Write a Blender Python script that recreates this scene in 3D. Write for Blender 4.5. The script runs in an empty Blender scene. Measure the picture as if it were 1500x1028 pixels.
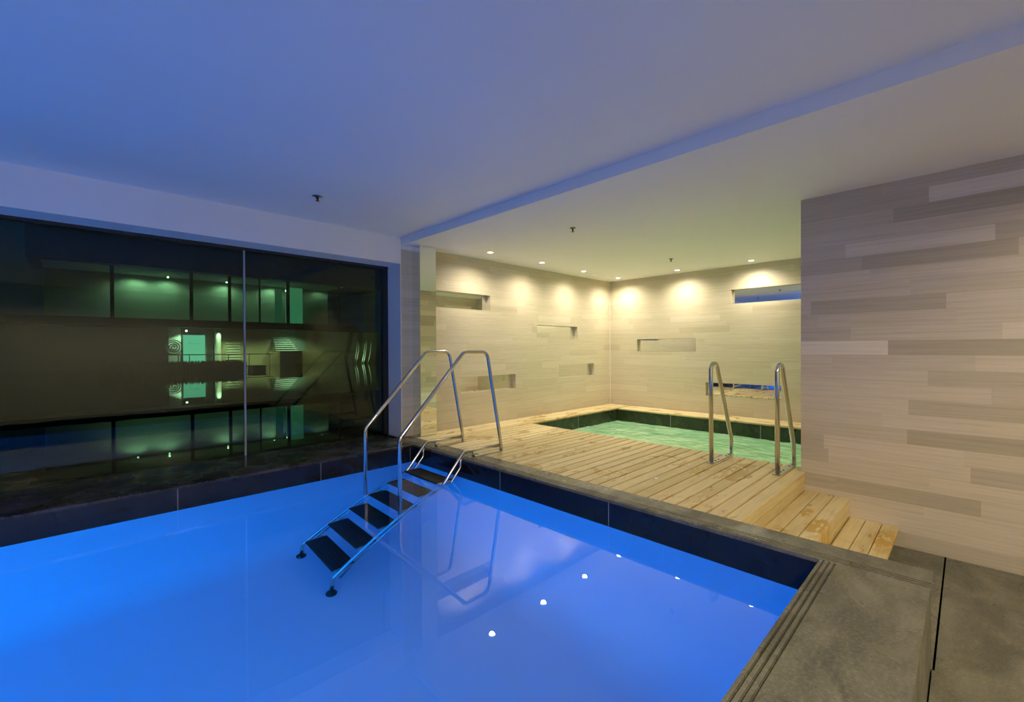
import bpy, bmesh, random
from math import *
from mathutils import Vector, Matrix
random.seed(7)
C = bpy.context.scene.collection
S = bpy.context.scene

# ------------------------------------------------------------------ camera
F, YAW, PIT, ROL, EYE = 652.06, 0.7731, -0.006725, -0.004658, 1.2
def ray(u, v):
    c, s = cos(ROL), sin(ROL)
    X, Y = u-750, v-514
    x = c*X+s*Y; y = -s*X+c*Y
    r, uu = x/F, -y/F
    d1 = uu*cos(PIT)+sin(PIT); d2 = cos(PIT)-uu*sin(PIT)
    return Vector((d2*sin(YAW)+r*cos(YAW), d2*cos(YAW)-r*sin(YAW), d1))
EYEPOS = Vector((0, 0, EYE))
def atY(u, v, Y):
    d = ray(u, v); return EYEPOS+d*(Y/d.y)
fw = ray(750, 514).normalized()
rt = (ray(751, 514)-ray(750, 514)).normalized()
up = rt.cross(fw).normalized()
cam_data = bpy.data.cameras.new('camera')
cam_data.sensor_width = 36.0; cam_data.lens = F*36/1500; cam_data.clip_start = 0.05; cam_data.clip_end = 300
cam = bpy.data.objects.new('camera', cam_data); C.objects.link(cam)
M = Matrix((rt, up, -fw)).transposed().to_4x4(); M.translation = EYEPOS
cam.matrix_world = M
S.camera = cam
S.view_settings.view_transform = 'Standard'; S.view_settings.look = 'None'
S.view_settings.gamma = 1; S.view_settings.use_curve_mapping = False
S.view_settings.exposure = 0.0
cy = S.cycles
cy.use_denoising = True
cy.max_bounces = 14; cy.diffuse_bounces = 6; cy.glossy_bounces = 8; cy.transmission_bounces = 10; cy.transparent_max_bounces = 12
cy.sample_clamp_indirect = 6.0; cy.blur_glossy = 0.3

# ------------------------------------------------------------------ materials
class NT:
    def __init__(s, name):
        s.m = bpy.data.materials.new(name); s.m.use_nodes = True
        s.t = s.m.node_tree; s.t.nodes.clear()
        s.out = s.t.nodes.new('ShaderNodeOutputMaterial')
    def n(s, typ, **kw):
        x = s.t.nodes.new(typ)
        for k, v in kw.items():
            if k.startswith('i_'):
                x.inputs[k[2:].replace('_', ' ')].default_value = v
            else: setattr(x, k, v)
        return x
    def l(s, a, b): s.t.links.new(a, b)
    def math(s, op, a, b=None):
        x = s.n('ShaderNodeMath', operation=op)
        for i, q in enumerate((a, b)):
            if q is None: continue
            if isinstance(q, (int, float)): x.inputs[i].default_value = q
            else: s.l(q, x.inputs[i])
        return x.outputs[0]
    def mix(s, fac, a, b, blend='MIX'):
        x = s.n('ShaderNodeMix', data_type='RGBA', blend_type=blend)
        for i, q in ((0, fac), (6, a), (7, b)):
            if isinstance(q, (int, float)): x.inputs[i].default_value = q
            elif isinstance(q, tuple): x.inputs[i].default_value = (*q, 1)
            else: s.l(q, x.inputs[i])
        return x.outputs[2]
    def ramp(s, fac, stops):
        r = s.n('ShaderNodeValToRGB'); e = r.color_ramp.elements
        while len(e) < len(stops): e.new(0.5)
        for k, (p, c) in zip(e, stops):
            k.position = p; k.color = (*c, 1) if isinstance(c, tuple) else (c, c, c, 1)
        s.l(fac, r.inputs[0]); return r.outputs[0]
    def coords(s):
        tc = s.n('ShaderNodeTexCoord'); sp = s.n('ShaderNodeSeparateXYZ'); s.l(tc.outputs['Object'], sp.inputs[0])
        return sp.outputs
    def vec(s, x, y, z):
        c = s.n('ShaderNodeCombineXYZ')
        for i, q in enumerate((x, y, z)):
            if isinstance(q, (int, float)): c.inputs[i].default_value = q
            else: s.l(q, c.inputs[i])
        return c.outputs[0]
    def noise(s, vec, scale=5, detail=3, rough=.5, dist=0):
        x = s.n('ShaderNodeTexNoise'); x.inputs['Scale'].default_value = scale
        x.inputs['Detail'].default_value = detail; x.inputs['Roughness'].default_value = rough
        x.inputs['Distortion'].default_value = dist
        s.l(vec, x.inputs['Vector']); return x.outputs['Fac']
    def bump(s, h, strength=.2, dist=.01):
        b = s.n('ShaderNodeBump'); b.inputs['Strength'].default_value = strength; b.inputs['Distance'].default_value = dist
        s.l(h, b.inputs['Height']); return b.outputs[0]
    def pbsdf(s, color, rough=.5, metal=0, normal=None, spec=None, ior=None):
        p = s.n('ShaderNodeBsdfPrincipled')
        if isinstance(color, tuple): p.inputs['Base Color'].default_value = (*color, 1)
        else: s.l(color, p.inputs['Base Color'])
        if isinstance(rough, (int, float)): p.inputs['Roughness'].default_value = rough
        else: s.l(rough, p.inputs['Roughness'])
        p.inputs['Metallic'].default_value = metal
        if spec is not None: p.inputs['Specular IOR Level'].default_value = spec
        if normal is not None: s.l(normal, p.inputs['Normal'])
        s.l(p.outputs[0], s.out.inputs[0]); return p

def simple(name, color, rough=.5, metal=0, spec=None):
    t = NT(name); t.pbsdf(color, rough, metal, spec=spec); return t.m
def emit(name, color, strength):
    t = NT(name); e = t.n('ShaderNodeEmission'); e.inputs[0].default_value = (*color, 1); e.inputs[1].default_value = strength
    t.l(e.outputs[0], t.out.inputs[0]); return t.m

def m_plaster():
    t = NT('white_plaster'); o = t.coords()
    n = t.noise(t.vec(*o), 1.2, 4)
    c = t.mix(n, (.80, .79, .77), (.86, .85, .83))
    f = t.noise(t.vec(*o), 160, 2)
    t.pbsdf(c, .65, normal=t.bump(f, .05, .002)); return t.m

def m_travertine(name, tint=(.9, .9, .9), row=.105, gain=0.0):
    t = NT(name); o = t.coords()
    h = t.math('ADD', o[0], o[1]); z = o[2]
    r = t.math('FLOOR', t.math('DIVIDE', z, row))
    # staggered lengths per course
    wn = t.n('ShaderNodeTexWhiteNoise', noise_dimensions='1D'); t.l(r, wn.inputs['W'])
    off = t.math('MULTIPLY', wn.outputs['Value'], 3.7)
    k = t.math('FLOOR', t.math('DIVIDE', t.math('ADD', h, off), .92))
    wn2 = t.n('ShaderNodeTexWhiteNoise', noise_dimensions='2D'); t.l(t.vec(r, k, 0), wn2.inputs['Vector'])
    base = t.ramp(wn2.outputs['Value'], [(0, (.61*tint[0], .54*tint[1], .375*tint[2])), (.15, (.67*tint[0], .60*tint[1], .43*tint[2])), (.8, (.705*tint[0], .635*tint[1], .46*tint[2])), (1, (.75*tint[0], .685*tint[1], .51*tint[2]))])
    if gain: base = t.mix(gain, base, t.ramp(wn2.outputs['Value'], [(0, (.42, .37, .30)), (.5, (.62, .545, .46)), (.85, (.66, .58, .5)), (1, (.80, .73, .65))]))
    shift = t.math('MULTIPLY', wn2.outputs['Value'], 40)
    g = t.noise(t.vec(t.math('ADD', t.math('MULTIPLY', h, .55), shift), t.math('MULTIPLY', z, 26), 0), 1.6, 5, .6, .15)
    g2 = t.noise(t.vec(t.math('MULTIPLY', h, 4), t.math('MULTIPLY', z, 120), 3), 1.0, 2, .5)
    c = t.mix(1.0, base, t.ramp(g, [(.3, .87), (.52, 1.0), (.75, 1.05)]), 'MULTIPLY')
    c = t.mix(1.0, c, t.ramp(g2, [(.25, .93), (.6, 1.02)]), 'MULTIPLY')
    # small pits
    v = t.n('ShaderNodeTexVoronoi'); v.inputs['Scale'].default_value = 1; t.l(t.vec(t.math('MULTIPLY', h, 9), t.math('MULTIPLY', z, 34), 0), v.inputs['Vector'])
    pit = t.ramp(v.outputs['Distance'], [(.03, .72), (.09, 1.0)])
    c = t.mix(.5, c, t.mix(1.0, c, pit, 'MULTIPLY'))
    fz = t.math('FRACT', t.math('DIVIDE', z, row)); jz = t.math('LESS_THAN', fz, .018)
    c = t.mix(t.math('MULTIPLY', jz, .35), c, (.42*tint[0], .35*tint[1], .27*tint[2]))
    t.pbsdf(c, .45, normal=t.bump(g2, .08, .003), spec=.35); return t.m

def m_wood(name, axis=0, w=.118, off=0.0):
    # planks run along axis (0 = X, 1 = Y)
    t = NT(name); o = t.coords()
    a, b = (o[0], o[1]) if axis == 0 else (o[1], o[0])
    idx = t.math('FLOOR', t.math('DIVIDE', t.math('SUBTRACT', b, off), w))
    wn = t.n('ShaderNodeTexWhiteNoise', noise_dimensions='2D'); t.l(t.vec(idx, t.math('FLOOR', t.math('MULTIPLY', o[2], 12)), 0), wn.inputs['Vector'])
    base = t.ramp(wn.outputs['Value'], [(0, (.59, .47, .225)), (.5, (.67, .545, .28)), (1, (.74, .615, .335))])
    sh = t.math('MULTIPLY', wn.outputs['Value'], 31)
    g = t.noise(t.vec(t.math('ADD', t.math('MULTIPLY', a, 1.3), sh), t.math('MULTIPLY', b, 38), t.math('MULTIPLY', o[2], 30)), 1.5, 4, .6, .5)
    c = t.mix(1.0, base, t.ramp(g, [(.28, .80), (.55, 1.0), (.8, 1.08)]), 'MULTIPLY')
    # wet / worn stains, knots
    w1 = t.noise(t.vec(t.math('MULTIPLY', a, 1.6), t.math('MULTIPLY', b, 3.2), 2), 1.25, 4, .62, .7)
    st = t.ramp(w1, [(.50, 0.0), (.66, 1.0)])
    c = t.mix(t.math('MULTIPLY', st, .68), c, (.46, .29, .08))
    kn = t.n('ShaderNodeTexVoronoi'); kn.inputs['Scale'].default_value = 1
    t.l(t.vec(t.math('MULTIPLY', a, 1.9), t.math('MULTIPLY', b, 7.5), o[2]), kn.inputs['Vector'])
    c = t.mix(t.ramp(kn.outputs['Distance'], [(.05, .7), (.11, 0.0)]), c, (.27, .15, .045))
    # rust-orange worn patches on the lower steps
    rn = t.noise(t.vec(t.math('MULTIPLY', a, 9), t.math('MULTIPLY', b, 20), 1), 1.0, 3, .6)
    for (px, py, rad) in ((4.02, .80, .30), (4.55, .45, .34), (4.30, .93, .16)):
        dd = t.n('ShaderNodeVectorMath', operation='DISTANCE'); t.l(t.vec(o[0], t.math('MULTIPLY', o[1], 3.0), 0), dd.inputs[0]); dd.inputs[1].default_value = (px, py*3.0, 0)
        mk = t.math('MULTIPLY', t.ramp(t.math('DIVIDE', dd.outputs['Value'], rad), [(.55, 1.0), (1.0, 0.0)]), t.ramp(rn, [(.44, 0.0), (.50, 1.0)]))
        mk = t.math('MULTIPLY', mk, t.math('LESS_THAN', o[2], -.1))
        c = t.mix(t.math('MULTIPLY', mk, .85), c, (.52, .30, .045))
    fl = t.noise(t.vec(*o), 3.3, 3, .5)
    c = t.mix(t.ramp(fl, [(.60, 0.0), (.74, .22)]), c, (.75, .66, .45))
    rough = t.ramp(w1, [(.48, .55), (.64, .16)])
    t.pbsdf(c, rough, normal=t.bump(g, .15, .004), spec=.4); return t.m

def m_granite(name, base, light, rough0=.12, rough1=.4, scale=2.2, spec=.5):
    t = NT(name); o = t.coords()
    n = t.noise(t.vec(t.math('MULTIPLY', o[0], 1.0), t.math('MULTIPLY', o[1], 2.0), o[2]), scale, 6, .65, .6)
    f = t.noise(t.vec(*o), 70, 3, .6)
    c = t.mix(t.ramp(n, [(.42, 0.0), (.66, 1.0)]), base, light)
    c = t.mix(t.ramp(f, [(.45, .0), (.75, .35)]), c, tuple(min(1, q*1.9) for q in light))
    p = t.noise(t.vec(*o), 2.6, 4, .6, .4)
    t.pbsdf(c, t.ramp(p, [(.42, rough0), (.6, rough1)]), normal=t.bump(t.noise(t.vec(*o), 26, 4), .12, .004), spec=spec); return t.m

def m_water(name, tint, ior_fresnel, wave, wscale, body=None, bodyfac=0):
    t = NT(name); o = t.coords()
    n = t.noise(t.vec(t.math('MULTIPLY', o[0], 1.0), t.math('MULTIPLY', o[1], 1.0), 0), wscale, 3, .5, .3)
    nm = t.bump(n, wave, .02)
    fr = t.n('ShaderNodeFresnel'); fr.inputs['IOR'].default_value = ior_fresnel; t.l(nm, fr.inputs['Normal'])
    rf = t.n('ShaderNodeBsdfRefraction'); rf.inputs['Color'].default_value = (*tint, 1); rf.inputs['Roughness'].default_value = 0; rf.inputs['IOR'].default_value = 1.333
    t.l(nm, rf.inputs['Normal'])
    gl = t.n('ShaderNodeBsdfGlossy'); gl.inputs['Roughness'].default_value = 0.0; gl.inputs['Color'].default_value = (1, 1, 1, 1)
    t.l(nm, gl.inputs['Normal'])
    base = rf.outputs[0]
    if body:
        df = t.n('ShaderNodeBsdfDiffuse'); tr = t.n('ShaderNodeBsdfTranslucent')
        bn = t.noise(t.vec(*o), 3.2, 5, .62, 1.0)
        bc = t.mix(t.ramp(bn, [(.35, 0.0), (.68, 1.0)]), body[0], body[1])
        t.l(bc, df.inputs['Color']); t.l(bc, tr.inputs['Color'])
        a = t.n('ShaderNodeAddShader'); t.l(df.outputs[0], a.inputs[0]); t.l(tr.outputs[0], a.inputs[1])
        mx = t.n('ShaderNodeMixShader'); mx.inputs[0].default_value = bodyfac
        t.l(base, mx.inputs[1]); t.l(a.outputs[0], mx.inputs[2]); base = mx.outputs[0]
    m = t.n('ShaderNodeMixShader'); t.l(fr.outputs[0], m.inputs[0]); t.l(base, m.inputs[1]); t.l(gl.outputs[0], m.inputs[2])
    t.l(m.outputs[0], t.out.inputs[0]); return t.m

def m_glass(name, tint, ior=1.5):
    t = NT(name)
    fr = t.n('ShaderNodeFresnel'); fr.inputs['IOR'].default_value = ior
    tr = t.n('ShaderNodeBsdfTransparent'); tr.inputs[0].default_value = (*tint, 1)
    gl = t.n('ShaderNodeBsdfGlossy'); gl.inputs['Roughness'].default_value = 0
    m = t.n('ShaderNodeMixShader'); t.l(fr.outputs[0], m.inputs[0]); t.l(tr.outputs[0], m.inputs[1]); t.l(gl.outputs[0], m.inputs[2])
    t.l(m.outputs[0], t.out.inputs[0]); return t.m

def m_blacktile():
    t = NT('black_waterline_tile'); o = t.coords()
    n = t.noise(t.vec(*o), 5, 4, .6, .5)
    c = t.mix(n, (.004, .007, .012), (.014, .018, .022))
    t.pbsdf(c, .10, normal=t.bump(n, .03, .003), spec=.42); return t.m

PLASTER = m_plaster()
STONE = m_travertine('beige_travertine')
STONE_GREY = m_travertine('grey_brown_travertine', (.84, .81, .72), .125, .75)
WOOD = m_wood('deck_timber', 0, .118, 1.086)
WOODY = m_wood('border_timber', 1, .55, 7.62)
DARKVOID = simple('dark_underdeck', (.02, .016, .01), .9)
COPING = m_granite('damp_grey_stone', (.085, .085, .066), (.175, .17, .13), .2, .55, 2.0)
LEDGE = m_granite('wet_black_granite', (.008, .009, .011), (.058, .058, .062), .10, .5, 1.8)
TILE = m_blacktile()
GROUT = simple('pale_grout', (.35, .36, .36), .7)
POOLSHELL = simple('pale_blue_pool_plaster', (.50, .70, .88), .7)
SPASHELL = simple('pale_green_spa_plaster', (.55, .78, .58), .7)
SPATILE = m_granite('dark_green_spa_tile', (.020, .030, .012), (.04, .055, .024), .15, .35, 3)
STEEL = simple('polished_steel', (.66, .64, .60), .13, 1.0)
STEEL_DULL = simple('brushed_steel', (.6, .6, .58), .3, 1.0)
TREAD = simple('dark_tread_rubber', (.010, .011, .014), .35)
MIRROR = simple('mirror_silver', (.88, .90, .86), .0, 1.0)
MIRROR_OLD = simple('greenish_mirror', (.93, .95, .90), .01, 1.0)
FRAME = simple('black_window_frame', (.012, .016, .022), .35)
MULL = simple('grey_glazing_joint', (.30, .34, .42), .4)
GLASS = m_glass('green_tinted_glass', (.54, .70, .56), 1.47)
PALEGLASS = m_glass('clear_balcony_glass', (.75, .85, .8), 1.45)
BRASS = simple('dull_brass', (.22, .17, .08), .4, .8)
BLACKMETAL = simple('dark_sprinkler_metal', (.03, .03, .035), .4, .5)
TRIM = simple('white_downlight_trim', (.85, .84, .8), .4)
LAMP = emit('downlight_lens', (1, .93, .74), 26)

# ------------------------------------------------------------------ mesh helpers
def obj(name, bm, mat, parent=None, smooth=False):
    me = bpy.data.meshes.new(name); bm.normal_update(); bm.to_mesh(me); bm.free()
    for m in (mat if isinstance(mat, (list, tuple)) else [mat]): me.materials.append(m)
    if smooth:
        for p in me.polygons: p.use_smooth = True
    o = bpy.data.objects.new(name, me); C.objects.link(o)
    if parent: o.parent = parent; o.matrix_parent_inverse = Matrix.Translation(-parent.location)
    return o
def smooth_by_angle(o, ang=40):
    for p in o.data.polygons: p.use_smooth = True
    m = o.data
    bm = bmesh.new(); bm.from_mesh(m)
    for e in bm.edges:
        if len(e.link_faces) == 2 and e.calc_face_angle(0) > radians(ang): e.smooth = False
    bm.to_mesh(m); bm.free()
def struct(name, bm, mat, parent=None, smooth=False):
    o = obj(name, bm, mat, parent, smooth)
    if parent is None: o['kind'] = 'structure'
    return o
def thing(name, label, cat, loc=(0, 0, 0), group=None):
    o = bpy.data.objects.new(name, None); C.objects.link(o); o.empty_display_size = .1
    o.location = loc; o['label'] = label; o['category'] = cat
    if group: o['group'] = group
    return o
def tag(o, label, cat, group=None, kind=None):
    o['label'] = label; o['category'] = cat
    if group: o['group'] = group
    if kind: o['kind'] = kind
    return o
def box(bm, x0, x1, y0, y1, z0, z1, bev=0, mi=0):
    vs = [bm.verts.new((x, y, z)) for x in (x0, x1) for y in (y0, y1) for z in (z0, z1)]
    idx = [(0, 1, 3, 2), (4, 6, 7, 5), (0, 4, 5, 1), (2, 3, 7, 6), (0, 2, 6, 4), (1, 5, 7, 3)]
    fs = [bm.faces.new([vs[i] for i in q]) for q in idx]
    for f in fs: f.material_index = mi
    if bev:
        es = list({e for f in fs for e in f.edges})
        r = bmesh.ops.bevel(bm, geom=es, offset=bev, segments=1, affect='EDGES', profile=.5)
        for f in r['faces']: f.material_index = mi
    return vs
def BX(*a, **k):
    bm = bmesh.new(); box(bm, *a, **k); return bm
def quad(bm, a, b, c, d, mi=0):
    f = bm.faces.new([bm.verts.new(p) for p in (a, b, c, d)]); f.material_index = mi; return f
def fillet(pts, r, n=6):
    pts = [Vector(p) for p in pts]; out = [pts[0]]
    for i in range(1, len(pts)-1):
        a, b, c = pts[i-1], pts[i], pts[i+1]
        u = (a-b).normalized(); v = (c-b).normalized()
        ang = u.angle(v)
        if ang > pi-1e-3: out.append(b); continue
        rr = r[i] if isinstance(r, dict) and i in r else (r if not isinstance(r, dict) else r.get('d', .05))
        d = min(rr/tan(ang/2), (a-b).length*.48, (c-b).length*.48); rr = d*tan(ang/2)
        ctr = b+(u+v).normalized()*(rr/sin(ang/2))
        p0, p1 = b+u*d, b+v*d
        e0, e1 = p0-ctr, p1-ctr; tot = e0.angle(e1)
        for k in range(n+1):
            s = k/n
            out.append(ctr+(e0*sin((1-s)*tot)+e1*sin(s*tot))/sin(tot))
    out.append(pts[-1]); return out
def tube(bm, pts, r, seg=12, caps=True):
    pts = [Vector(p) for p in pts]; rings = []; nrm = None
    for i, p in enumerate(pts):
        t = ((pts[i+1]-p) if i < len(pts)-1 else Vector()) .normalized() + ((p-pts[i-1]) if i > 0 else Vector()).normalized()
        t.normalize()
        if nrm is None:
            nrm = t.orthogonal().normalized()
        else:
            nrm = (nrm-t*nrm.dot(t)).normalized()
        b = t.cross(nrm)
        rings.append([bm.verts.new(p+(nrm*cos(2*pi*k/seg)+b*sin(2*pi*k/seg))*r) for k in range(seg)])
    for a, b in zip(rings, rings[1:]):
        for k in range(seg): bm.faces.new((a[k], a[(k+1) % seg], b[(k+1) % seg], b[k]))
    if caps:
        bm.faces.new(rings[0][::-1]); bm.faces.new(rings[-1])
def lathe(bm, prof, ctr=(0, 0, 0), seg=28, mi=0):
    rings = []
    for r, z in prof:
        if r < 1e-6: rings.append([bm.verts.new((ctr[0], ctr[1], ctr[2]+z))])
        else: rings.append([bm.verts.new((ctr[0]+r*cos(2*pi*k/seg), ctr[1]+r*sin(2*pi*k/seg), ctr[2]+z)) for k in range(seg)])
    for a, b in zip(rings, rings[1:]):
        for k in range(seg):
            k2 = (k+1) % seg
            vs = [a[0] if len(a) == 1 else a[k], a[0] if len(a) == 1 else a[k2], b[0] if len(b) == 1 else b[k2], b[0] if len(b) == 1 else b[k]]
            vs = list(dict.fromkeys(vs))
            if len(vs) > 2: bm.faces.new(vs).material_index = mi
def extrude_profile(bm, prof, axis, a0, a1):
    """prof: list of (across, z) polygon; axis 'X' extrudes along X (across = Y), 'Y' along Y (across = X)"""
    def P(q, a): return (a, q[0], q[1]) if axis == 'X' else (q[0], a, q[1])
    A = [bm.verts.new(P(q, a0)) for q in prof]; B = [bm.verts.new(P(q, a1)) for q in prof]
    n = len(prof)
    for i in range(n): bm.faces.new((A[i], A[(i+1) % n], B[(i+1) % n], B[i]))
    bm.faces.new(A[::-1]); bm.faces.new(B)
    bmesh.ops.recalc_face_normals(bm, faces=bm.faces[:])
def copy_thing(root, loc, label, group=None):
    r = root.copy(); C.objects.link(r); r.location = loc; r['label'] = label
    if group: r['group'] = group
    for ch in list(root.children):
        c = ch.copy(); C.objects.link(c); c.parent = r; c.matrix_parent_inverse = ch.matrix_parent_inverse
        for g in ch.children:
            d = g.copy(); C.objects.link(d); d.parent = c
    return r
def area(name, loc, direction, sx, sy, color, power, spread=180):
    l = bpy.data.lights.new(name, 'AREA'); l.shape = 'RECTANGLE'; l.size = sx; l.size_y = sy; l.color = color; l.energy = power; l.spread = radians(spread)
    o = bpy.data.objects.new(name, l); C.objects.link(o); o.location = loc
    o.rotation_euler = Vector(direction).to_track_quat('-Z', 'Y').to_euler(); return o
def spot(name, loc, direction, color, power, ang, blend=.6, size=.03):
    l = bpy.data.lights.new(name, 'SPOT'); l.color = color; l.energy = power; l.spot_size = radians(ang); l.spot_blend = blend; l.shadow_soft_size = size
    o = bpy.data.objects.new(name, l); C.objects.link(o); o.location = loc
    o.rotation_euler = Vector(direction).to_track_quat('-Z', 'Y').to_euler(); return o

# ------------------------------------------------------------------ key dimensions
PX, PY0, PY1, PXL = 3.0, .587, 4.86, -4.6      # pool basin
WZ = -.212                                        # water level
FLOORZ = -1.72
GY = 5.72                                         # glazing plane
WY = 5.375                                        # face of the left wall of the spa
FY = 5.36                                         # face of header / pier
XW = 8.19                                         # back wall of the spa
SC = 2.604                                        # spa ceiling
MC = 2.70                                         # main ceiling
BX0, BX1 = 3.15, 3.97                             # dropped beam
RX, RY = 4.985, 1.125                              # corner of the right-hand wall
DX0, DX1, DY0 = 3.25, 5.165, 1.086                # deck
SX0, SX1, SY0, SY1, SWZ = 5.165, 7.66, 1.112, 4.87, -.244

# ------------------------------------------------------------------ shell
struct('ceiling', BX(PXL-1, BX0+.01, -3.6, GY, MC, MC+.2), PLASTER)
struct('ceiling_beam', BX(BX0, BX1, -3.6, WY+.02, SC-.006, MC+.2), PLASTER)
struct('ceiling_spa', BX(BX1, XW+.3, -3.6, WY+.02, SC, MC+.2), PLASTER)
# header above the glazing and its return
struct('wall_left_header', BX(PXL-1, 3.14, FY, GY-.02, 2.345, MC+.02), PLASTER)
def wall_with_holes(axis, c, u0, u1, z0, z1, holes, back):
    """front face at coordinate c with rectangular holes, plus back face and ends"""
    bm = bmesh.new()
    us = sorted({u0, u1, *[h[0] for h in holes], *[h[1] for h in holes]}); zs = sorted({z0, z1, *[h[2] for h in holes], *[h[3] for h in holes]})
    P = (lambda u, z, d: (u, d, z)) if axis == 'Y' else (lambda u, z, d: (d, u, z))
    for a, b in zip(us, us[1:]):
        for lo, hi in zip(zs, zs[1:]):
            um, zm = (a+b)/2, (lo+hi)/2
            if any(h[0] < um < h[1] and h[2] < zm < h[3] for h in holes): continue
            quad(bm, P(a, lo, c), P(b, lo, c), P(b, hi, c), P(a, hi, c))
    quad(bm, P(u0, z0, back), P(u0, z1, back), P(u1, z1, back), P(u1, z0, back))
    for u in (u0, u1): quad(bm, P(u, z0, c), P(u, z1, c), P(u, z1, back), P(u, z0, back))
    for z in (z0, z1): quad(bm, P(u0, z, c), P(u1, z, c), P(u1, z, back), P(u0, z, back))
    bmesh.ops.remove_doubles(bm, verts=bm.verts[:], dist=1e-5)
    return bm
# niches: (u0, u1, z0, z1, depth at top, depth at bottom)
NL = [(3.56, 4.76, 1.80, 2.045, .10, .10), (5.87, 7.05, 1.366, 1.612, .09, .09), (4.16, 5.33, .512, .758, .09, .09), (6.47, 7.60, .634, .878, .085, .085)]
NR = [(3.52, 4.735, 1.12, 1.366, .075, .075), (2.125, 3.345, .317, .558, .08, .081), (1.70, 2.90, 1.955, 2.20, .085, .085)]
struct('wall_left', wall_with_holes('Y', WY, 3.50, XW+.3, -.02, SC+.02, NL, GY), STONE)
struct('wall_back', wall_with_holes('X', XW, -3.6, WY+.3, -.6, SC+.02, NR, XW+.3), STONE)
pier = bmesh.new(); box(pier, 3.14, 3.50, FY, GY+.02, -.02, 2.545)
pr = struct('wall_left_pier', pier, STONE)
struct('trim_1', BX(3.14, 3.50, FY-.004, GY+.02, 2.545, SC+.02), PLASTER)          # plaster band above the pier
struct('trim_2', BX(3.128, 3.14, FY, GY, 0, 2.345), PLASTER)                      # plastered jamb beside the glazing
struct('wall_right', BX(RX, XW, -3.6, RY, -.6, SC), STONE_GREY)
# walls that close the room behind the camera
struct('wall_front', BX(PXL-1.2, XW+.3, -3.8, -3.6, -.6, MC+.2), PLASTER)
struct('wall_rear', BX(PXL-1.2, PXL-1, -3.6, GY, -.6, MC+.2), PLASTER)
struct('floor', BX(PXL-1, RX+.02, -3.6, .13, -.62, -.5), COPING)
struct('floor_landing', BX(3.2, RX+.02, .12, DY0-.62, -.62, -.5), COPING)

# ------------------------------------------------------------------ pool basin
def room_inside(x0, x1, y0, y1, z0, z1):
    bm = bmesh.new()
    quad(bm, (x0, y0, z0), (x1, y0, z0), (x1, y1, z0), (x0, y1, z0))
    quad(bm, (x0, y1, z0), (x1, y1, z0), (x1, y1, z1), (x0, y1, z1))
    quad(bm, (x1, y1, z0), (x1, y0, z0), (x1, y0, z1), (x1, y1, z1))
    quad(bm, (x1, y0, z0), (x0, y0, z0), (x0, y0, z1), (x1, y0, z1))
    quad(bm, (x0, y0, z0), (x0, y1, z0), (x0, y1, z1), (x0, y0, z1))
    # outer skin so that the basin has thickness
    t = .12
    X0, X1, Y0, Y1, Z0 = x0-t, x1+t, y0-t, y1+t, z0-t
    quad(bm, (X0, Y0, Z0), (X0, Y1, Z0), (X1, Y1, Z0), (X1, Y0, Z0))
    quad(bm, (X0, Y1, Z0), (X0, Y1, z1), (X1, Y1, z1), (X1, Y1, Z0))
    quad(bm, (X1, Y1, Z0), (X1, Y1, z1), (X1, Y0, z1), (X1, Y0, Z0))
    quad(bm, (X1, Y0, Z0), (X1, Y0, z1), (X0, Y0, z1), (X0, Y0, Z0))
    quad(bm, (X0, Y0, Z0), (X0, Y0, z1), (X0, Y1, z1), (X0, Y1, Z0))
    return bm
bm = room_inside(PXL, PX, PY0, PY1, FLOORZ, -.222)
# rounded cove where the pool floor meets the far and the right-hand wall
def cove(axis, wall, a0, a1, r):
    n = 10; rows = []
    for k in range(n+1):
        q = pi/2*k/n; d = r*(1-sin(q)); z = FLOORZ+r*(1-cos(q))
        rows.append([bm.verts.new((a, wall-r*(1-sin(q)), z) if axis == 'X' else (wall-r*(1-sin(q)), a, z)) for a in (a0, a1)])
    for p, q in zip(rows, rows[1:]):
        f = bm.faces.new((p[0], p[1], q[1], q[0])); f.smooth = True
cove('X', PY1-.001, PXL, PX, .30); cove('Y', PX-.001, PY0, PY1, .45)
struct('pool_floor_basin', bm, POOLSHELL)
# black waterline band, with pale grout joints
bm = bmesh.new()
B0, B1, BT = -.224, -.028, .10
box(bm, PX-.004, PX+BT, PY0-.004, PY1+.004, B0, B1)
box(bm, PXL, PX, PY1-.004, PY1+BT, B0, B1)
box(bm, PXL, PX, PY0-BT, PY0+.004, B0, B1)
box(bm, PXL-BT, PXL+.004, PY0, PY1, B0, B1)
for y in (3.25, 1.985, 4.52-.0): 
    if y != 4.52: box(bm, PX-.0048, PX, y-.002, y+.002, B0, B1, mi=1)
for x in (2.955, 1.86, .62, -.62, -1.86, -3.1): box(bm, x-.002, x+.002, PY1-.0048, PY1, B0, B1, mi=1)
struct('trim_3', bm, [TILE, GROUT])
# coping stones with grooved inner edge
def coping_profile(sgn, inner, outer, z=0.0):
    p = [(inner, -.03), (inner, z-.006), (inner+sgn*.012, z)]
    q = inner+sgn*.018
    for k in range(3):
        p += [(q, z), (q, z-.012), (q+sgn*.010, z-.012), (q+sgn*.010, z)]; q += sgn*.026
    p += [(outer, z), (outer, -.03)]
    return p
bm = bmesh.new(); extrude_profile(bm, coping_profile(1, PX, DX0), 'Y', PY0-.46, FY)
struct('trim_4', bm, COPING)
bm = bmesh.new(); extrude_profile(bm, coping_profile(1, PY1, PY1+.16), 'X', PXL-.4, PX)
struct('trim_5', bm, LEDGE)
struct('floor_ledge', BX(PXL-1, PX, PY1+.16, GY+.02, -.03, -.001), LEDGE)
bm = bmesh.new(); extrude_profile(bm, coping_profile(-1, PY0, PY0-.457), 'X', PXL-.4, PX)
struct('trim_6', bm, COPING)
bm = bmesh.new()
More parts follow.
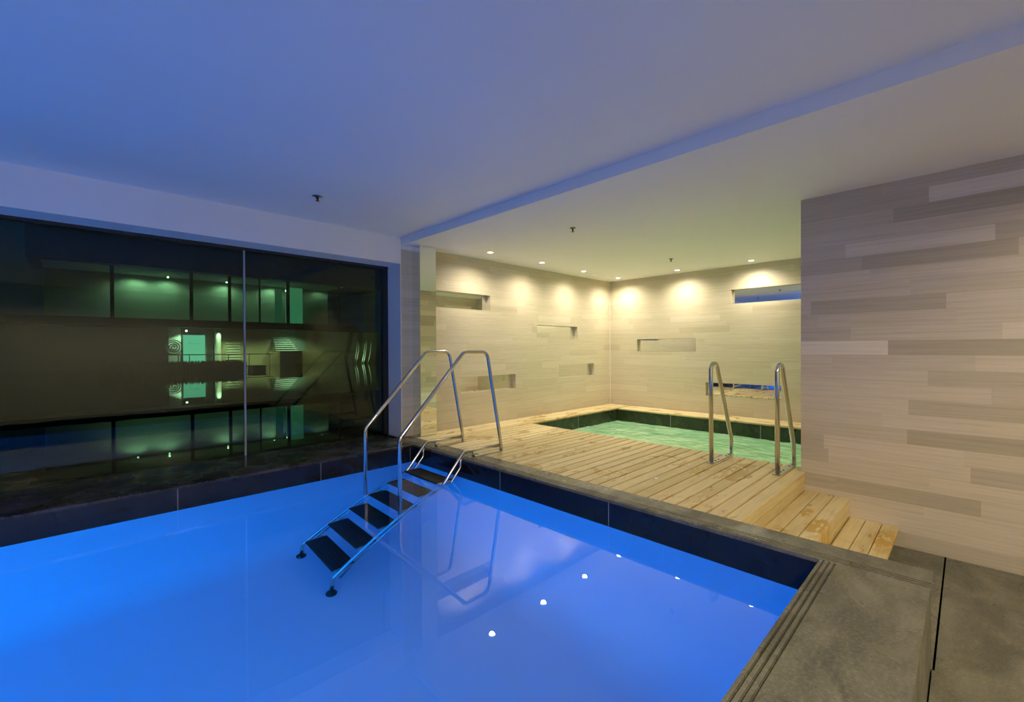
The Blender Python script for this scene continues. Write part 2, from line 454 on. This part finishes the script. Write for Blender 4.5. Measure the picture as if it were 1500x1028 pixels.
box(bm, PX+BT, DX0+.0, PY0-.45, FY, -.6, -.03); box(bm, PXL-.4, PX+BT, PY0-.45, PY0-BT-.03, -.6, -.03)
struct('wall_pool_upstand', bm, COPING)
struct('floor_pool_end', BX(PXL-1, PXL-.004, .13, GY, -.03, 0), COPING)
# water
bm = bmesh.new()
quad(bm, (PXL, PY0, WZ), (PX, PY0, WZ), (PX, PY1, WZ), (PXL, PY1, WZ))
W = struct('pool_water', bm, m_water('still_blue_pool_water', (.90, .97, 1.0), 1.62, .012, 2.2))

# ------------------------------------------------------------------ deck
bm = bmesh.new()
y = DY0; k = 0; g = .015
while y < WY-.03:
    y1 = min(y+.118, WY-.006)
    x1 = DX1 if y1 < SY1+.03 else XW-.012
    # two lengths per course, butt joint staggered
    box(bm, DX0+.003, x1, y+g*.5, y1-g*.5, -.028, random.uniform(-.0012, .0006), bev=.0025)
    y = y1; k += 1
struct('floor_deck', bm, WOOD)
bm = bmesh.new()
box(bm, SX1-.005, XW-.012, SY0+.002, SY1-.03, -.028, 0, bev=.003)
struct('floor_deck_border', bm, WOODY)
bm = bmesh.new()
box(bm, DX0+.002, DX1-.02, DY0+.04, WY-.01, -.24, -.10)
box(bm, DX1-.03, XW-.01, SY1+.03, WY-.01, -.24, -.10)
box(bm, SX1+.02, XW-.01, SY0, WY-.01, -.24, -.10)
struct('floor_subdeck', bm, DARKVOID)

def wooden_step(name, label, y_hi, z, n, riser_h):
    """n treads planks below a riser board at y_hi, tread level z"""
    t = thing(name, label, 'step', (DX0, y_hi, z))
    bm = bmesh.new()
    for i in range(n):
        a = y_hi-(i+1)*.1135+.0; box(bm, DX0+.004, RX-.004, a+.003, a+.1105, z-.03, z+random.uniform(-.001, .001), bev=.003)
    obj('tread', bm, WOOD, t)
    bm = bmesh.new()
    box(bm, DX0+.004, RX-.004, y_hi+.006, y_hi+.030, z-.03, z+riser_h*.42-.002, bev=.002)
    box(bm, DX0+.004, RX-.004, y_hi+.006, y_hi+.030, z+riser_h*.42+.002, z+riser_h-.032, bev=.002)
    obj('riser', bm, WOOD, t)
    return t
wooden_step('wooden_step', 'upper timber step just below the deck edge, three planks deep', DY0, -.172, 3, .172)
wooden_step('wooden_step', 'lower timber step at the right wall with orange stain, one step down', .7455, -.338, 3, .166)

struct('trim_8', BX(XW-.012, XW-.001, WY-.012, WY-.001, .002, SC-.008), simple('pale_corner_joint', (.80, .74, .60), .5))
SCRAP = simple('white_scrap', (.85, .85, .82), .6)
for (px, py), lb in zip(((3.77, 1.99), (4.40, 1.965)), ('small white scrap lying on the middle of the timber deck', 'tiny white scrap on the deck, closer to the steel grab rails')):
    bm = bmesh.new()
    pts = [(px+.030*cos(a)*random.uniform(.5, 1.2), py+.018*sin(a)*random.uniform(.5, 1.2)) for a in [2*pi*k/9 for k in range(9)]]
    lo = [bm.verts.new((x, y, .0008)) for x, y in pts]; hi = [bm.verts.new((px+(x-px)*.7, py+(y-py)*.7, .006+random.uniform(0, .006))) for x, y in pts]
    for k in range(9): bm.faces.new((lo[k], lo[(k+1) % 9], hi[(k+1) % 9], hi[k]))
    bm.faces.new(hi); bm.faces.new(lo[::-1])
    tag(obj('paper_scrap', bm, SCRAP), lb, 'scrap')

# ------------------------------------------------------------------ spa basin
bm = bmesh.new()
T0 = SWZ-.012
struct('spa_floor_basin', room_inside(SX0+.004, SX1-.004, SY0, SY1-.004, -1.0, T0), SPASHELL)
bm = bmesh.new()
box(bm, SX1-.006, SX1+.02, SY0, SY1, T0, -.029); box(bm, SX0, SX1, SY1-.006, SY1+.03, T0, -.029); box(bm, SX0-.02, SX0+.006, SY0, SY1, T0, -.029)
box(bm, SX0, SX1, SY0, SY0+.006, T0, -.029)
for y in (3.753, 2.273): box(bm, SX1-.0075, SX1-.006, y-.004, y+.004, T0, -.029, mi=1)
box(bm, 6.39, 6.398, SY1-.0075, SY1-.006, T0, -.029, mi=1)
struct('trim_7', bm, [SPATILE, GROUT])
bm = bmesh.new()
nx, ny = 90, 120
from mathutils import noise as mn
vs = [[bm.verts.new((SX0+.006+(SX1-SX0-.012)*i/nx, SY0+.006+(SY1-SY0-.012)*j/ny, 0)) for j in range(ny+1)] for i in range(nx+1)]
for r in vs:
    for v in r:
        p = Vector((v.co.x*3.1, v.co.y*3.1, .7)); v.co.z = SWZ+.010*mn.noise(p)+.006*mn.noise(p*2.7)+.003*mn.noise(p*6.3)
for i in range(nx):
    for j in range(ny): bm.faces.new((vs[i][j], vs[i+1][j], vs[i+1][j+1], vs[i][j+1]))
struct('spa_water', bm, m_water('bubbling_spa_water', (.85, 1.0, .85), 1.40, .25, 9, ((.34, .52, .36), (.60, .74, .58)), .55), smooth=True)

# ------------------------------------------------------------------ glazing
GT = 2.345
edges = [-4.9, -2.98, -.815, 1.352, 3.06]
for i, (a, b) in enumerate(zip(edges, edges[1:])):
    w = struct('window_%d' % (i+1), BX(a+.006, b-.006, GY-.006, GY+.006, .0, GT-.03), GLASS)
    jn = obj('glazing_joint', BX(b-.009 if i < 3 else b-.006, b+.009 if i < 3 else b+.004, GY-.016, GY+.010, .0, GT-.03), MULL if i < 3 else FRAME, w)
bm = bmesh.new()
box(bm, PXL-1, 3.14, GY-.03, GY+.05, GT-.03, GT+.03); box(bm, 3.06, 3.13, GY-.02, GY+.06, 0, GT)
struct('window_frame', bm, FRAME)

# ------------------------------------------------------------------ mirror-clad column
mc = thing('mirror_column', 'mirror clad column at the pool corner beside the ladder', 'column', (3.45, 5.26, 0))
obj('core', BX(3.322, 3.57, 5.182, WY-.006, .0, SC-.008), FRAME, mc)
obj('mirror_panel', BX(3.318, 3.574, 5.172, 5.18, .004, SC-.01, bev=.0015), MIRROR, mc)
obj('mirror_panel', BX(3.312, 3.32, 5.184, WY-.008, .004, SC-.01, bev=.0015), MIRROR, mc)
obj('edge_trim', BX(3.310, 3.318, 5.170, 5.182, .004, SC-.01, bev=.001), STEEL, mc)

# ------------------------------------------------------------------ tilted niche mirrors
def niche(wall, u0, u1, z0, z1, dt, db, label):
    if wall == 'L': P = lambda u, z, d: (u, WY+d, z); loc = ((u0+u1)/2, WY, z0)
    else: P = lambda u, z, d: (XW+d, u, z); loc = (XW, (u0+u1)/2, z0)
    t = thing('wall_mirror', label, 'mirror', loc, 'slot mirrors in the spa walls')
    e = .002
    D = max(dt, db)+.02
    bm = bmesh.new()
    # reveal: a five-sided tray with thickness, just behind the wall face
    quad(bm, P(u0, z1, e), P(u1, z1, e), P(u1, z1, D), P(u0, z1, D))
    quad(bm, P(u0, z0, e), P(u1, z0, e), P(u1, z0, D), P(u0, z0, D))
    for u in (u0, u1): quad(bm, P(u, z0, e), P(u, z1, e), P(u, z1, D), P(u, z0, D))
    quad(bm, P(u0, z0, D), P(u1, z0, D), P(u1, z1, D), P(u0, z1, D))
    obj('recess', bm, STONE, t)
    bm = bmesh.new()
    a = [P(u0+.004, z0+.004, db), P(u1-.004, z0+.004, db), P(u1-.004, z1-.004, dt), P(u0+.004, z1-.004, dt)]
    b = [P(u0+.004, z0+.004, db+.008), P(u1-.004, z0+.004, db+.008), P(u1-.004, z1-.004, dt+.008), P(u0+.004, z1-.004, dt+.008)]
    A = [bm.verts.new(p) for p in a]; B = [bm.verts.new(p) for p in b]
    bm.faces.new(A); bm.faces.new(B[::-1])
    for i in range(4): bm.faces.new((A[i], A[(i+1) % 4], B[(i+1) % 4], B[i]))
    bmesh.ops.recalc_face_normals(bm, faces=bm.faces[:])
    obj('mirror_pane', bm, MIRROR_OLD, t)
LL = ['uppermost slot mirror on the left spa wall, beside the mirror column', 'middle height slot mirror on the left spa wall, above the spa corner end',
      'low slot mirror on the left spa wall, seen behind the pool ladder rails', 'lower right slot mirror on the left spa wall, above the spa water']
LR = ['middle height slot mirror on the back wall, near the corner', 'lowest slot mirror on the back wall, behind the two grab rails with blue reflection',
      'uppermost slot mirror on the back wall, cut off by the right wall']
for n, lb in zip(NL, LL): niche('L', *n, lb)
for n, lb in zip(NR, LR): niche('R', *n, lb)

# ------------------------------------------------------------------ pool ladder
pl = thing('pool_ladder', 'stainless pool ladder with tall handrails and dark treads at the pool corner', 'ladder', (2.99, 4.18, 0))
YR, YL = 3.822, 4.542
def rail_path(y):
    return fillet([(3.545, y, .0), (3.535, y, .10), (3.335, y, 1.158), (3.00, y, 1.158), (2.212, y, .33), (2.212, y, -.72)], {1: .12, 2: .09, 3: .11, 4: .10, 'd': .08}, 8)
for y in (YR, YL):
    bm = bmesh.new(); tube(bm, rail_path(y), .0205, 14); obj('handrail', bm, STEEL, pl, True)
    bm = bmesh.new()
    tube(bm, fillet([(3.53, y, .066), (2.985, y, .074), (1.56, y, -1.50), (1.545, y, -1.70)], {1: .07, 2: .08, 'd': .05}, 8), .0185, 12)
    obj('stringer', bm, STEEL, pl, True)
    bm = bmesh.new()
    tube(bm, fillet([(2.945, y, .048), (2.945, y, -.085), (2.06, y, -1.04), (1.62, y, -1.535)], .06, 6), .0125, 10)
    obj('brace', bm, STEEL, pl, True)
    bm = bmesh.new()
    tube(bm, [(3.126, y, .0), (3.126, y, .062)], .013, 10); lathe(bm, [(.0, .004), (.026, .004), (.026, 0), (.0, 0)], (3.126, y, .0), 16)
    obj('support_post', bm, STEEL_DULL, pl, True)
    obj('base_plate', BX(3.07, 3.58, y-.03, y+.03, .0, .004, bev=.001), STEEL_DULL, pl)
    bm = bmesh.new(); lathe(bm, [(.0, .035), (.024, .035), (.028, .02), (.045, .012), (.048, 0), (0, 0)], (1.545, y, FLOORZ), 20)
    obj('foot_pad', bm, TREAD, pl, True)
for k in range(6):
    x = 2.655-.218*k; z = -.205-.243*k
    if k == 0: z = -.20
    bm = bmesh.new()
    box(bm, x, x+.212, 3.865, 4.50, z-.022, z, bev=.004)
    for q in range(5): box(bm, x+.022+q*.038, x+.034+q*.038, 3.88, 4.485, z-.001, z+.003)
    tr = obj('tread', bm, TREAD, pl)
    bm = bmesh.new()
    bm.free()
    for y0, y1 in ((YR+.010, 3.868), (4.497, YL-.010)): obj('bracket', BX(x+.02, x+.19, y0, y1, z-.03, z-.008, bev=.002), STEEL_DULL, tr)

# ------------------------------------------------------------------ spa grab rails
def grab_rail(y, label, master=None):
    if master: return copy_thing(master, (4.71, y, 0), label, 'grab rails at the spa')
    g = thing('grab_rail', label, 'grab rail', (4.71, y, 0), 'grab rails at the spa')
    bm = bmesh.new()
    tube(bm, fillet([(4.70, y, .0), (4.685, y, 1.03), (4.835, y, 1.03), (5.255, y, .175), (5.255, y, -.05)], {1: .07, 2: .07, 3: .12, 'd': .08}, 10), .0215, 16)
    obj('rail', bm, STEEL, g, True)
    obj('base_plate', BX(4.655, 5.235, y-.036, y+.036, .001, .007, bev=.002), STEEL_DULL, g)
    for q in (4.79, 4.87, 5.08, 5.17):
        bm = bmesh.new(); lathe(bm, [(0, .012), (.007, .011), (.010, .007), (.010, .006)], (q, y-.005, .0005), 12); obj('bolt', bm, BLACKMETAL, g, True)
    return g
g1 = grab_rail(1.86, 'curved steel grab rail at the spa edge, the one standing farther from the right wall')
g2 = grab_rail(1.25, 'curved steel grab rail at the spa edge, right beside the right wall', g1)

# ------------------------------------------------------------------ ceiling fittings
def downlight(x, y, label, z=SC):
    t = thing('downlight', label, 'downlight', (x, y, z), 'downlights over the spa')
    bm = bmesh.new(); lathe(bm, [(.040, -.001), (.042, -.006), (.050, -.006), (.053, -.003), (.053, 0)], (x, y, z), 32); obj('trim_ring', bm, TRIM, t, True)
    bm = bmesh.new(); lathe(bm, [(0, -.0045), (.034, -.004), (.041, -.001)], (x, y, z), 32); obj('lens', bm, LAMP, t, True)
    return t
DL = [(4.341, 4.898), (5.484, 4.905), (6.655, 4.928), (7.82, 4.937), (7.825, 3.702), (7.851, 2.466)]
DLL = ['round recessed downlight nearest the mirror column', 'second downlight from the mirror column along the left spa wall', 'third downlight from the mirror column along the left spa wall',
       'downlight in the corner where the two spa walls meet', 'downlight along the back wall, beside a sprinkler', 'downlight along the back wall nearest the right wall']
for (x, y), lb in zip(DL, DLL): downlight(x, y, lb)
def copy_label(a, b): pass
sp_main = None
def sprinkler(x, y, z, label, mat, r, master=None):
    t = thing('ceiling_sprinkler', label, 'sprinkler', (x, y, z), 'ceiling sprinklers')
    bm = bmesh.new(); lathe(bm, [(0, -.010), (r*.45, -.010), (r*.92, -.005), (r, 0)], (x, y, z), 28); obj('escutcheon', bm, mat, t, True)
    bm = bmesh.new(); lathe(bm, [(.009, -.008), (.010, -.022), (.006, -.030), (.006, -.036)], (x, y, z), 14)
    for s in (-1, 1): tube(bm, [(x+s*.011, y, z-.012), (x+s*.012, y, z-.028), (x, y, z-.044)], .0022, 6)
    obj('nozzle', bm, BLACKMETAL, t, True)
    bm = bmesh.new(); lathe(bm, [(0, -.044), (.017, -.044), (.017, -.047), (0, -.047)], (x, y, z), 14); obj('deflector', bm, BLACKMETAL, t)
    return t
sprinkler(1.70, 4.47, MC, 'ceiling sprinkler on the blue lit ceiling above the pool', STEEL_DULL, .052)
sprinkler(4.165, 3.24, SC, 'ceiling sprinkler of the spa, the one nearer the dropped beam', BRASS, .036)
sprinkler(6.755, 3.297, SC, 'ceiling sprinkler of the spa, the one close to the back wall downlights', BRASS, .036)

# ------------------------------------------------------------------ outside
YB = 42.0; OW = -.15
bm = bmesh.new(); quad(bm, (-70, GY+.06, OW), (60, GY+.06, OW), (60, YB-.2, OW), (-70, YB-.2, OW))
struct('water_outside', bm, m_water('dark_outdoor_pool_water', (.25, .45, .42), 1.36, .02, 1.0))
struct('ground_outside', BX(-70, 60, GY+.06, 60, -2.6, -1.6), simple('dark_pool_floor', (.012, .03, .028), .8))
EX_DARK = simple('dark_facade', (.018, .022, .024), .6)
EX_WALL = simple('exterior_beige_render', (.42, .36, .22), .8)
EX_PALE = simple('exterior_pale_render', (.66, .70, .60), .7)
EX_GREEN = simple('upper_room_wall', (.40, .46, .38), .8)
EX_CYAN = emit('lit_cyan_glass', (.28, .92, .74), .95)
EX_TURQ = emit('lit_turquoise_room', (.22, .66, .48), .62)
EX_MARK = simple('dark_sign_paint', (.10, .14, .12), .6)
HEDGE = m_granite('dark_reed', (.004, .006, .004), (.02, .024, .016), .7, .9, 6)
bd = thing('building', 'two storey building across the outdoor pool, lit windows above and lit door below', 'building', (5, YB, 0))
def zat(u, v, Y=YB): return atY(u, v, Y).z
def xat(u, v=510, Y=YB): return atY(u, v, Y).x
def part_px(name, mat, u0, u1, z0, z1, y0, y1, parent=bd, bev=0):
    return obj(name, BX(xat(u0), xat(u1), y0, y1, z0, z1, bev=bev), mat, parent)
Zt, Zs1, Zs0, Zg = zat(320, 403), zat(320, 470.5), zat(320, 481), zat(320, 530)
XA, XB = xat(60), xat(505)
# upper storey room
part_px('roof', EX_DARK, 40, 560, Zt, Zt+3.6, YB-.8, YB+6)
obj('room_ceiling', BX(XA, XB, YB+.1, YB+5, Zt-.03, Zt-.004), EX_PALE, bd)
obj('room_wall', BX(XA, XB, YB+4, YB+4.2, Zs1, Zt), EX_GREEN, bd)
obj('floor_slab', BX(XA-2, XB+1, YB-.6, YB+5, Zs0, Zs1), EX_DARK, bd)
for u, w in ((165, 3), (281, 2.6), (337, 2.2), (381, 1.2), (422.5, 2.2), (497, 1.2)):
    obj('mullion', BX(xat(u-w), xat(u+w), YB-.05, YB+.12, Zs1, Zt), EX_DARK, bd)
for a, b in ((165, 281), (281, 337), (337, 381), (381, 422.5), (422.5, 497)):
    obj('window_pane', BX(xat(a)+.1, xat(b)-.1, YB+.02, YB+.05, Zs1, Zt), PALEGLASS, bd)
obj('lit_panel', BX(xat(424.5), xat(449.5), YB+1.0, YB+1.1, Zs1+.02, zat(436, 420)), EX_TURQ, bd)
obj('lit_panel', BX(xat(409), xat(419.5), YB+1.0, YB+1.1, Zs1+.02, zat(415, 422)), emit('dim_turquoise_room', (.10, .42, .30), .35), bd)
# lower storey
obj('wall', BX(xat(326), XB+12, YB+1.6, YB+1.9, OW-.1, Zs0), EX_WALL, bd)
obj('wall', BX(XA-6, xat(251), YB+1.6, YB+1.9, OW-.1, Zs0), EX_DARK, bd)
sg = obj('sign_wall', BX(xat(251), xat(270), YB+1.4, YB+1.7, Zg-.6, Zs0), EX_PALE, bd)
# spiral emblem on the pale wall
bm = bmesh.new()
cx, cz = xat(259), zat(259, 508); pts = []
for k in range(70):
    a = k/69*2*pi*2.6; r = .08+.40*k/69
    pts.append((cx+r*cos(a)*.95, YB+1.385, cz+r*sin(a)))
tube(bm, pts, .032, 6)
ring = [(cx+.53*cos(2*pi*k/40), YB+1.385, cz+.55*sin(2*pi*k/40)) for k in range(41)]
tube(bm, ring, .022, 6)
obj('spiral_emblem', bm, EX_MARK, sg)
dr = obj('door', BX(xat(272.5), xat(306), YB+1.45, YB+1.52, Zg-.6, zat(290, 490)), EX_CYAN, bd)
obj('door_frame', BX(xat(270.5), xat(272.5), YB+1.3, YB+1.6, Zg-.6, Zs0), EX_DARK, dr)
bm = bmesh.new()
tube(bm, [(xat(281+k*.9), YB+1.44, zat(290, 503)+(.10 if k % 2 else -.03)*(1+.5*sin(k*1.7))) for k in range(19)], .018, 5)
obj('frosted_mark', bm, simple('faint_etched_mark', (.1, .4, .33), .6), dr)
obj('wall', BX(xat(306), xat(319), YB+1.7, YB+1.9, OW-.1, Zs0), simple('grey_green_wall', (.20, .24, .18), .8), bd)
bm = bmesh.new(); lathe(bm, [(.23, OW-.1), (.23, Zs0)], (xat(323), YB+.9, 0), 20); obj('pillar', bm, EX_PALE, bd, True)
bm = bmesh.new()
for k in range(7):
    zz = zat(347, 527)+k*.22; box(bm, xat(337), xat(359), YB+1.50, YB+1.6, zz, zz+.12)
obj('louvre', bm, EX_PALE, bd)
# staircase bay
st = obj('staircase', bmesh.new(), EX_PALE, bd)
bm = bmesh.new()
xs0, xs1 = xat(408), xat(441); zt = zat(425, 486); zb = zat(425, 514); n = 9
for k in range(n):
    z = zb+(zt-zb)*k/n
    box(bm, xs0, xs1-(xs1-xs0)*.45*k/n, YB+.7+.14*k, YB+2.2, z, z+(zt-zb)/n*.5)
bm.to_mesh(st.data); bm.free()
obj('stair_wall', BX(xs0-.1, xat(456), YB+1.55, YB+1.6, zat(430, 514), Zs0), simple('stair_side_wall', (.34, .40, .33), .8), bd)
obj('wall', BX(xat(409), xat(441), YB-.3, YB+1.5, OW-.1, zat(425, 514)), EX_DARK, bd)
obj('terrace_wall', BX(xat(396), xat(470), YB-.1, YB+.3, OW-.1, zat(425, 514)-.05), EX_WALL, bd)
# terrace edge and rail
struct('ground_terrace', BX(XA-6, xat(396), YB-2.0, YB+1.6, -1.6, Zg-.55), EX_DARK)
rl = thing('balcony_railing', 'thin dark railing in front of the lit door across the water', 'railing', (xat(320), YB-1.0, Zg))
bm = bmesh.new(); zr = zat(320, 519, YB-1); tube(bm, [(xat(240), YB-1, zr), (xat(395), YB-1, zr)], .035, 8); obj('top_rail', bm, EX_DARK, rl, True)
for u in (258, 262, 274, 300, 330, 360, 390):
    bm = bmesh.new(); tube(bm, [(xat(u), YB-1, Zg-.58), (xat(u), YB-1, zr)], .03, 8); obj('post', bm, EX_DARK, rl, True)
# dark reed bed standing in the outdoor pool
YH = 31.0
hb = bmesh.new()
x0h, x1h = atY(150, 540, YH).x, atY(366, 540, YH).x-.15; zh = atY(300, 527.5, YH).z
for k in range(2600):
    x = random.uniform(x0h, x1h); y = YH+random.uniform(0, 2.2); h = zh-OW-random.uniform(0, .28); dx, dy = random.uniform(-.12, .12), random.uniform(-.12, .12); w = .03
    vs = [hb.verts.new(p) for p in ((x-w, y, OW-.1), (x+w, y, OW-.1), (x+dx+w*.5, y+dy, OW+h*.8), (x+dx*1.5, y+dy*1.5, OW+h), (x+dx-w*.5, y+dy, OW+h*.8))]
    hb.faces.new(vs)
box(hb, x0h, x1h, YH+.1, YH+2.1, -1.6, zh-.28)
tag(obj('reeds', hb, HEDGE), 'dark bed of reeds standing in the outdoor pool before the lit door', 'reeds', kind='stuff')
pb = thing('planter_box', 'black box standing at the end of the dark reed bed in the water', 'planter', (atY(380, 540, YH).x, YH+.8, OW))
bm = bmesh.new(); xa, xb = atY(371.5, 540, YH).x, atY(391, 540, YH).x; zp = atY(380, 537, YH).z
box(bm, xa, xb, YH+.2, YH+1.4, -1.6, zp, bev=.02); obj('body', bm, EX_DARK, pb)
obj('rim', BX(xa-.04, xb+.04, YH+.15, YH+1.45, zp, zp+.06, bev=.01), EX_DARK, pb)
# pale grass clump lit outside near the right end of the glazing
YG = 39.5
gr = thing('grass_clump', 'clump of pale curved grass blades lit outside near the end of the glazing', 'plant', (atY(533, 530, YG).x, YG, OW))
LEAF = simple('pale_grass_blade', (.72, .80, .60), .6)
for k, u in enumerate((523, 526, 535, 538, 545)):
    bm = bmesh.new()
    t0 = atY(u, 497+random.uniform(0, 4), YG); b0 = atY(u-5, 520, YG)
    pts = []
    for q in range(9):
        w = q/8
        pts.append((b0.x+(t0.x-b0.x)*(1-(1-w)**1.8), YG+.05*k, OW-.1+(t0.z-OW+.1)*w))
    tube(bm, pts, .035, 5)
    obj('blade', bm, LEAF, gr, True)

# ------------------------------------------------------------------ lights
WARM = (1, .80, .47)
for x, y in DL:
    spot('spa_downlight', (x, y, SC-.012), (0, 0, -1), (1, .88, .72), 95, 157, 1.0, .035)
# underwater pool lights on the near wall and far end
for x, pw in ((-4.2, 58), (-3.3, 52), (-1.15, 16)):
    area('pool_light', (x, PY0+.04, -.5), (0, 1, -.1), .26, .26, (.0, .33, 1.0), pw)
area('pool_light', (PXL+.04, 2.7, -.95), (1, 0, .5), .26, .26, (.0, .33, 1.0), 26)
# spa underwater lamps
for y in (2.0, 3.6):
    area('spa_light', (SX0+.03, y, -.6), (1, 0, .05), .18, .18, (.75, 1.0, .75), 3.5)
# unseen spots added behind the camera as warm fill for right wall and header
for x, y in ((3.9, -1.3), (1.6, -1.5), (-.8, -1.5)):
    spot('warm_fill_spot', (x, y, (MC if x < BX0 else SC)-.012), (0, 0, -1), (1, .82, .52), 95 if x > 3 else 360, 165, .5, .05)
# outside: lamps on the building
def lamp(u, v, Y, power, color=(.75, 1, .72), ang=120):
    p = atY(u, v, Y); spot('facade_lamp', p, (0, .05, -1), color, power*3.5, ang, .6, .06)
for u, v in ((246, 408), (332, 415), (200, 405), (400, 420), (470, 424)): lamp(u, v, YB+3.2, 48, (.88, 1, .88), 168)
lamp(273, 483.5, YB+.8, 110, (.8, 1, .9), 130); lamp(419, 427, YB+.8, 60, (.7, 1, .85)); lamp(323, 484, YB+.3, 60); lamp(430, 484, YB-.2, 90, (.8, 1, .85), 150)
lamp(345, 483, YB-1.2, 120, (1, .92, .6), 150); lamp(385, 484, YB-1.2, 80, (1, .92, .6), 150); lamp(470, 486, YB-1.5, 40, (1, .9, .55), 150)
gp = atY(533, 470, YG); spot('garden_lamp', (gp.x-.2, YG-.8, OW+.15), (.1, .6, .8), (.9, 1, .85), 110, 120, .5, .05)
bulb = emit('facade_bulb', (.8, 1, .85), 14)
LB = ['small bright lamp under the slab above the lit door', 'small ceiling lamp behind the far left upper window', 'small ceiling lamp behind the second upper window', 'small lamp at the top of the turquoise lit room']
for (u, v, Y), lb in zip(((273, 484.5, YB+.9), (246, 406, YB+2.2), (332, 413.5, YB+2.2), (419, 426, YB+.6)), LB):
    p = atY(u, v, Y); lp = thing('exterior_lamp', lb, 'lamp', p, 'lamps on the building across the water')
    bm = bmesh.new(); bmesh.ops.create_uvsphere(bm, u_segments=12, v_segments=8, radius=.07, matrix=Matrix.Translation(p)); obj('bulb', bm, bulb, lp, True)
    bm = bmesh.new(); lathe(bm, [(.10, .07), (.10, .12), (0, .12)], p, 14); obj('housing', bm, EX_DARK, lp)
w = bpy.data.worlds.new('night'); S.world = w; w.use_nodes = True
w.node_tree.nodes['Background'].inputs[0].default_value = (.004, .009, .016, 1); w.node_tree.nodes['Background'].inputs[1].default_value = 1.0
